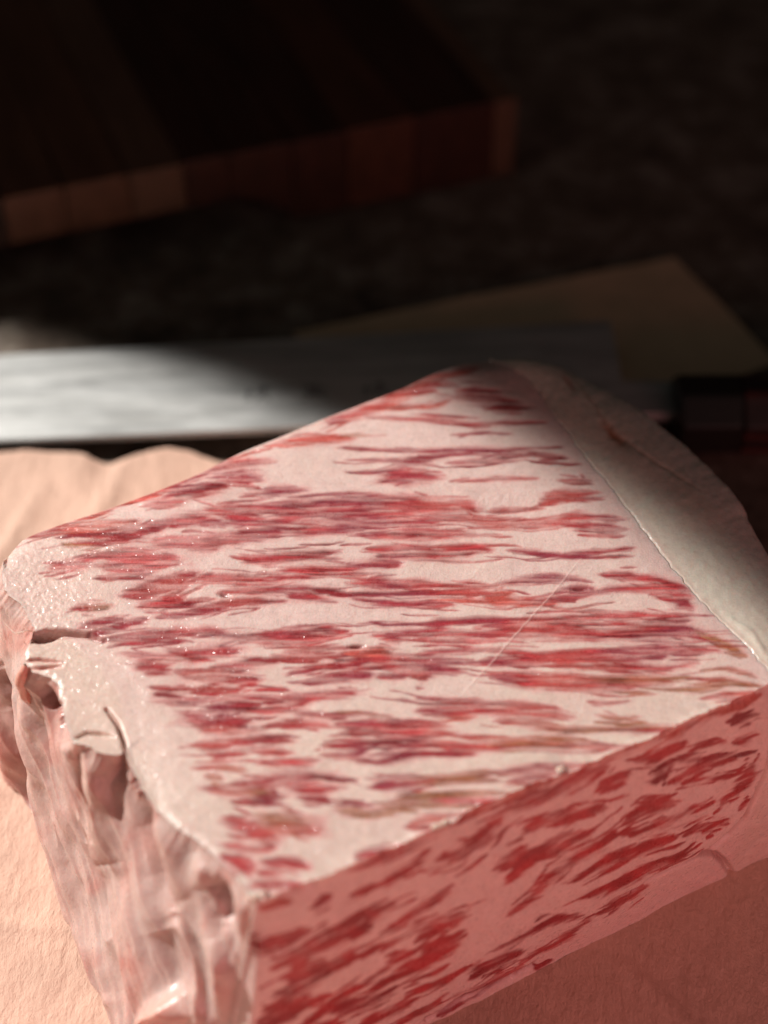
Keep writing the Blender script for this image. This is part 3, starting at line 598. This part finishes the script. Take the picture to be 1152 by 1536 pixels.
dl *= sstep(0, .07, TL)*sstep(1, .97, TL)*sstep(0, .03, SL)*sstep(1, .965, SL)
gu = np.gradient(LF, axis=0); gv = np.gradient(LF, axis=1)
gu = np.stack([np.apply_along_axis(lambda a: np.convolve(np.r_[np.full(30, a[0]), a, np.full(30, a[-1])], np.ones(61)/61, 'valid'), 0, gu[..., k_]) for k_ in range(3)], -1)
nl = np.cross(gu, gv); nl /= np.linalg.norm(nl, axis=-1)[..., None]+1e-12
if nl[NL1//2, NL2//2, 0] > 0: nl = -nl
LFD = LF + nl*dl[..., None]
# back wall and hidden wall along the seam
def wall(top, outward, nrows, zb=.0008):
    t_ = np.linspace(0, 1, nrows)[None, :, None]; B = top + outward; B = B.copy(); B[:, 2] = zb
    return top[:, None]*(1-t_)+B[:, None]*t_
BW = wall(TOPD[:, 0, :], np.array([-.006, .008, 0]), 40); BW = BW[::3]
SW = wall(TOPD[-1, :, :], np.zeros(3), 10)[::4]
sidec = lambda G_, c: rgba(np.broadcast_to(np.array(c), G_.shape).copy())
cwall = np.zeros(BW.shape); cwall[:] = (.78, .52, .45)
meat = mesh_from_grids('marbled_muscle', [TOPD, FRD[:, ::-1], BW, SW], M_meat, beef, [rgba(COLT), rgba(COLF[:, ::-1]), rgba(cwall), sidec(SW, (.78, .6, .54))])
meat['label'] = 'finely streaked red and cream muscle with a flat cut top'
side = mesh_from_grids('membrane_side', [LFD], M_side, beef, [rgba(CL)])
side['label'] = 'torn pinkish membrane and folds down the uncut side'

# fat cap: crisp outer band right of the seam
NC = 260
seam = np.stack([np.interp(np.linspace(0, 1, NC), np.linspace(0, 1, NV), TOPD[-1, :, k_]) for k_ in range(3)], 1)
out = curve(unl([735,530, 768,528, 800,533, 850,550, 882,569, 920,590, 960,611, 1000,640, 1040,673, 1075,706, 1105,741, 1122,772, 1138,800, 1156,832, 1196,896, 1228,950, 1243,986], h-.004), NC)
out[:, :2] += .0006*fbm(np.linspace(0, 22, NC), np.zeros(NC), 301, 3)[:, None]
out[:, :2] += (seam[0, :2]-out[0, :2])*np.exp(-(np.linspace(0, 1, NC)/.10)**2)[:, None]
out[-1] = capfront[-1]
rows = []
prof = [(0, 0, 0), (.012, -.00025, 0), (.03, 0, 0), (.10, .0002, 0), (.25, .0004, 0), (.40, .0003, 0), (.55, -.0002, 0), (.68, -.0010, 0), (.78, -.0018, 0), (.86, -.0026, 0), (.93, -.0034, 0), (.975, -.0042, 0), (1.0, -.0052, 0),
        (1.02, -.0075, .0006), (1.03, -.011, .0015), (1.04, -.018, .003), (1.03, -.030, .004), (1.0, -.045, .004), (.98, -.060, .003), (.96, -.0692, .002)]
tp = np.linspace(0, 1, len(prof)); tq = np.linspace(0, 1, 150)
pr_ = np.stack([np.interp(tq, tp, np.array(prof)[:, k_]) for k_ in range(3)], 1)
along = np.gradient(out, axis=0); nrm2 = np.stack([-along[:, 1], along[:, 0]], 1); nrm2 /= np.linalg.norm(nrm2, axis=1)[:, None]
nrm2 = -nrm2 if nrm2[NC//2, 0] < 0 else nrm2
CP = np.zeros((NC, len(tq), 3))
endf = sstep(0, .05, np.linspace(0, 1, NC))
for j, (a, dz, ex) in enumerate(pr_):
    CP[:, j, :2] = seam[:, :2]*(1-a)+out[:, :2]*a + nrm2*(ex*endf)[:, None]
    CP[:, j, 2] = h + dz*sstep(-.02, .06, np.linspace(0, 1, NC))
cx, cy = px(CP)
CP[..., 2] -= .0015*np.exp(-((cx-735)/46)**2-((cy-528)/24)**2)*np.minimum(1, pr_[:, 0]*99)[None]
wid = np.linalg.norm(out[:, :2]-seam[:, :2], axis=1)[:, None]
resid = (seam[:, 2]-h)[:, None] + .0015*np.exp(-((cx[:, :1]-735)/46)**2-((cy[:, :1]-528)/24)**2)
CP[..., 2] += resid*np.exp(-(pr_[:, 0][None]*wid/.007)**2)
CP[:, 0] = seam
jj = np.broadcast_to(pr_[:, 0][None], cx.shape)
cdz = (.0003*fbm(cx/120, cy/90, 311, 2)+.00008*fbm(cx/30, cy/24, 312, 2)+.00008*fbm(cx/8, cy/8, 313, 2))*sstep(0, .05, jj)
CC = np.zeros(cx.shape+(3,)); CC[:] = (.76, .70, .60)
CC = mixc(CC, (.77, .68, .58), np.clip(.4+.9*fbm(cx/80, cy/80, 321, 3), 0, 1))
CC = mixc(CC, (.75, .70, .63), sstep(.55, .8, jj)*.8)
CC = mixc(CC, (.70, .50, .44), sstep(.12, .0, jj)*.5)
def mark(pts, w_, dep, tint, k_):
    global CC, cdz
    d, t_ = dist_poly(cx+3*fbm(cx/14, cy/14, 331, 3), cy, polyline(pts)); g = np.exp(-(d/w_)**2)*np.sin(np.pi*np.clip(t_, .03, .97))**.4
    cdz = cdz - dep*g; CC = mixc(CC, tint, g*k_)
mark([848,552, 880,590, 905,628, 925,650, 960,678, 1000,702, 1050,735], 2.4, .0003, (.60, .46, .36), .7)
mark([905,636, 922,652, 938,668], 6.5, .0007, (.52, .22, .12), .95)
mark([845,560, 853,572, 860,585], 4, .0004, (.55, .25, .19), .7)
mark([1098,930, 1125,950, 1150,985], 5, -.0004, (.75, .68, .58), .4)
CP[..., 2] += cdz
SW2 = wall(CP[:, 0, :].copy(), np.zeros(3), 8)
EC = np.stack([CP[-1, :, :], np.repeat(CP[-1:, 0, :], CP.shape[1], 0)], 0); EC[1, :, 2] = np.minimum(EC[1, :, 2], CP[-1, :, 2])
cap = mesh_from_grids('fat_cap', [CP, SW2], M_cap, beef, [rgba(CC), sidec(SW2, (.72, .62, .54))])
cap['label'] = 'thick creamy white band of fat along the outer edge'

# torn bits: a dangling strand by the flap and crumbs of fat on the cut edge
def blob_col(o, c):
    at = o.data.color_attributes.new('tint', 'FLOAT_COLOR', 'POINT')
    at.data.foreach_set('color', np.tile(np.array([*c, 1], np.float32), len(o.data.vertices)))
def tube(name, pts, rad, mat, parent, sides=10, n=24, col=None):
    P = curve(pts, n); T = np.gradient(P, axis=0); T /= np.linalg.norm(T, axis=1)[:, None]
    up = np.array([.3, .2, .93]); A = np.cross(T, up); A /= np.linalg.norm(A, axis=1)[:, None]; B = np.cross(T, A)
    r = np.interp(np.linspace(0, 1, n), np.linspace(0, 1, len(rad)), rad)
    a = np.linspace(0, 2*np.pi, sides+1)
    G_ = P[:, None] + (np.cos(a)[None, :, None]*A[:, None]+np.sin(a)[None, :, None]*B[:, None])*r[:, None, None]
    o = mesh_from_grids(name, [G_], mat, parent, [sidec(G_, col)] if col else None)
    return o
tube('dangling_strand', [un(40, 998, .0705), un(35, 1008, .069), un(32, 1022, .0655), un(36, 1038, .061), un(43, 1052, .0575), un(44, 1056, .0565)],
     [.0008, .0013, .0016, .0012, .0014, .0005], M_side, beef, col=(.72, .38, .30))
tube('thin_fibre', [un(52, 948, .0700), un(40, 946, .071), un(24, 950, .070), un(14, 942, .069), un(8, 936, .068)], [.00018, .00012, .00008], M_side, beef, sides=6, col=(.7, .5, .42))
rng = np.random.default_rng(5)
for x, y, r in ((842, 1158, 1.7), (668, 1238, 1.5), (655, 1243, 1.6), (398, 1344, 1.3), (384, 1350, 1.5)):
    bm = bmesh.new(); bmesh.ops.create_icosphere(bm, subdivisions=2, radius=1)
    for v_ in bm.verts:
        w_ = 1+.5*(rng.random()-.5); v_.co = (v_.co.x*w_*1.5, v_.co.y*w_, v_.co.z*w_*.55)
    me = bpy.data.meshes.new('fat_crumb'); bm.to_mesh(me); bm.free()
    for p_ in me.polygons: p_.use_smooth = True
    me.materials.append(M_meat)
    o = bpy.data.objects.new('fat_crumb', me); scene.collection.objects.link(o); o.parent = beef
    o.location = un(x, y-3, h+.0003); o.scale = (r*.001*.55,)*3; o.rotation_euler = (rng.random()*.5, rng.random()*.5, rng.random()*3 if r < 1.2 else .46)
    blob_col(o, (.80, .60, .50))

# ---------------------------------------------------------------- knife (spine towards the meat, edge away)
knife = empty('kitchen_knife', (.09, .105, 0), 'long forged steel kitchen knife with dark wooden handle lying behind the beef', 'knife')
kloc = np.array([.09, .105, 0])
def kz(x): return .0022 + (x+.20)/.28*.0105                      # blade rises from its tip to the handle
bl = []
xsb = np.linspace(-.200, .0815, 90)
spine = np.interp(xsb, [-.2, -.13, -.017, .0815], [.1000, .1008, .1035, .1050])
edgey = np.interp(xsb, [-.2, -.190, -.175, -.155, -.137, .0815], [.106, .124, .138, .1455, .149, .1585])
secs = []
for x, s0, e0 in zip(xsb, spine, edgey):
    z = kz(x); th = np.interp(x, [-.2, .08], [.0010, .0019]); w = e0-s0; bv = s0+.72*w
    secs.append([(x, s0+.0005, z-th), (x, s0, z-th+.0005), (x, s0, z+th-.0005), (x, s0+.0005, z+th), (x, s0+.36*w, z+th*.96), (x, bv, z+th*.85), (x, e0, z+.0001), (x, e0, z-.0001), (x, bv, z-th*.85), (x, s0+.0005, z-th)])
S = np.array(secs)-kloc
blade = mesh_from_grids('blade', [S], M_steel, knife, smooth=True)
# square heel end cap, tip cap
bm = bmesh.new(); bm.from_mesh(blade.data); bmesh.ops.remove_doubles(bm, verts=bm.verts, dist=1e-6)
bmesh.ops.holes_fill(bm, edges=[e_ for e_ in bm.edges if e_.is_boundary]); bmesh.ops.recalc_face_normals(bm, faces=bm.faces)
bm.to_mesh(blade.data); bm.free()
for p_ in blade.data.polygons: p_.use_smooth = True
try: blade.data.set_sharp_from_angle(angle=math.radians(8))
except Exception: pass
def prism(name, prof, x0, x1, mat, parent, bevel=.0006, taper=1.):
    n_ = len(prof); cy_ = sum(p_[0] for p_ in prof)/n_; cz_ = sum(p_[1] for p_ in prof)/n_
    v = [(x0, y, z) for y, z in prof]+[(x1, cy_+(y-cy_)*taper, cz_+(z-cz_)*taper) for y, z in prof]
    f = [list(range(n_))[::-1], list(range(n_, 2*n_))]+[[i, (i+1) % n_, (i+1) % n_+n_, i+n_] for i in range(n_)]
    v = [np.array(p_)-kloc for p_ in v]
    return mesh_pydata(name, v, f, mat, parent, False, bevel)
zt = kz(.0815)
prism('tang', [(.1050, zt-.0018), (.1050, zt+.0018), (.1225, zt+.0016), (.1225, zt-.0016)], .080, .104, M_steel, knife, .0004)
hy, hz, hr = .1055, .0138, .0136
octo = [(hy+hr*1.06*math.cos(a), hz+hr*math.sin(a)) for a in [math.radians(22.5+45*i) for i in range(8)]]
prism('ferrule', octo, .0975, .118, M_horn, knife, .0012)
prism('handle', [(hy+(y-hy)*1.02, hz+(z-hz)*1.015) for y, z in octo], .1181, .245, M_handle, knife, .0010, 1.04)
# maker's characters cut in the blade face, as dark strokes
zf = lambda x, y: kz(x)+np.interp(x, [-.2, .08], [.0010, .0019])*.97
def stroke(parent, a, b_, w=.0007):
    a = np.array(a); b_ = np.array(b_); d = (b_-a)/np.linalg.norm(b_-a); nn = np.array([-d[1], d[0]])*w/2
    quad = [a+nn, a-nn, b_-nn*.5, b_+nn*.5]
    v = [(p_[0]-kloc[0], p_[1]-kloc[1], zf(*p_)+.00006-kloc[2]) for p_ in quad]+[(p_[0]-kloc[0], p_[1]-kloc[1], zf(*p_)-.0003-kloc[2]) for p_ in quad]
    return v
def glyph(cx_, cy_, segs, s):
    V_, F_ = [], []
    for (x0, y0, x1, y1) in segs:
        v = stroke(None, (cx_+x0*s, cy_+y0*s), (cx_+x1*s, cy_+y1*s)); b0 = len(V_); V_ += v
        F_ += [[b0, b0+1, b0+2, b0+3], [b0+7, b0+6, b0+5, b0+4]]+[[b0+i, b0+(i+1) % 4, b0+(i+1) % 4+4, b0+i+4] for i in range(4)]
    o = mesh_pydata('engraved_character', V_, F_, M_mark, knife)
    return o
g1_ = [(-.5, .5, -.5, -.5), (-.8, .1, -.1, .2), (0, .6, .9, .6), (.45, .9, .45, -.1), (0, .2, .9, .2), (.1, -.2, .8, -.3), (.2, -.3, 0, -.8), (.7, -.3, .9, -.8), (-.8, -.6, -.2, -.4)]
g2_ = [(-.8, .4, .8, .4), (0, .9, 0, -.9), (-.7, -.1, .7, -.1), (-.1, 0, -.8, -.8), (.1, 0, .8, -.8), (-.5, .8, -.3, .5)]
glyph(-.0440, .121, g1_, .0052); glyph(-.0235, .121, g2_, .0056); glyph(-.0035, .1215, g1_[::-1], .005)

# ---------------------------------------------------------------- cutting board
ang = math.atan(.385); ux = np.array([math.cos(ang), math.sin(ang), 0]); vx = np.array([-math.sin(ang), math.cos(ang), 0])
P0 = np.array([.0545, .2785, 0]); TH = .035
board = empty('cutting_board', tuple(P0), 'dark thick wooden cutting board of glued strips with hand recess underneath', 'cutting board')
board.rotation_euler = (0, 0, ang)
def front_u(xp, yp, z):                                            # distance along the front edge from the right corner
    p_ = un(xp, yp, z)-P0; return float(p_ @ ux)
marks = [front_u(x, 293-.187*x, TH) for x in (742, 622, 520, 436, 340, 272, 190, 92, 0)]
edges = [0.0]+marks+[marks[-1]-.035, marks[-1]-.07, marks[-1]-.10]
mats = [M_maple, M_cherry2, M_cherry, M_cherry2, M_cherry2, M_cherry2, M_maple, M_cherry_lit, M_cherry_lit, M_walnut, M_cherry_lit, M_walnut]
LB = .28
u_foot = marks[3]; rec = .0155
def under(u_):                                                     # underside height of the front hand recess
    if u_ >= u_foot-.0002: return 0.
    return rec*min(1, ((u_foot-u_)/.022))**.6
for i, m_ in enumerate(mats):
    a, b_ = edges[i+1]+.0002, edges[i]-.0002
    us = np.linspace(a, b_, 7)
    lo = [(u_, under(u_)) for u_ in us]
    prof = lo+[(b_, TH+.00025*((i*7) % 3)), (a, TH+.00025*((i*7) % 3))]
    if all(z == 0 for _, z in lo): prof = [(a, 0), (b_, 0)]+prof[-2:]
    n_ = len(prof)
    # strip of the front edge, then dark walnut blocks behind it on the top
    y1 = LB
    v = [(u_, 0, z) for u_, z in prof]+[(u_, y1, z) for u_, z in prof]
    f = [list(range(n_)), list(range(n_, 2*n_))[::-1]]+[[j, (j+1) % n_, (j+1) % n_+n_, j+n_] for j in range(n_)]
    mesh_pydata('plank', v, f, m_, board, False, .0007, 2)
vb = [(edges[-1]+.01, .03, .0), (u_foot-.004, .03, 0), (u_foot-.004, LB-.01, 0), (edges[-1]+.01, LB-.01, 0)]
vb = vb+[(x, y, rec-.0005) for x, y, z in vb]
mesh_pydata('underside', vb, [[3, 2, 1, 0], [4, 5, 6, 7], [0, 1, 5, 4], [1, 2, 6, 5], [2, 3, 7, 6], [3, 0, 4, 7]], M_walnut, board)
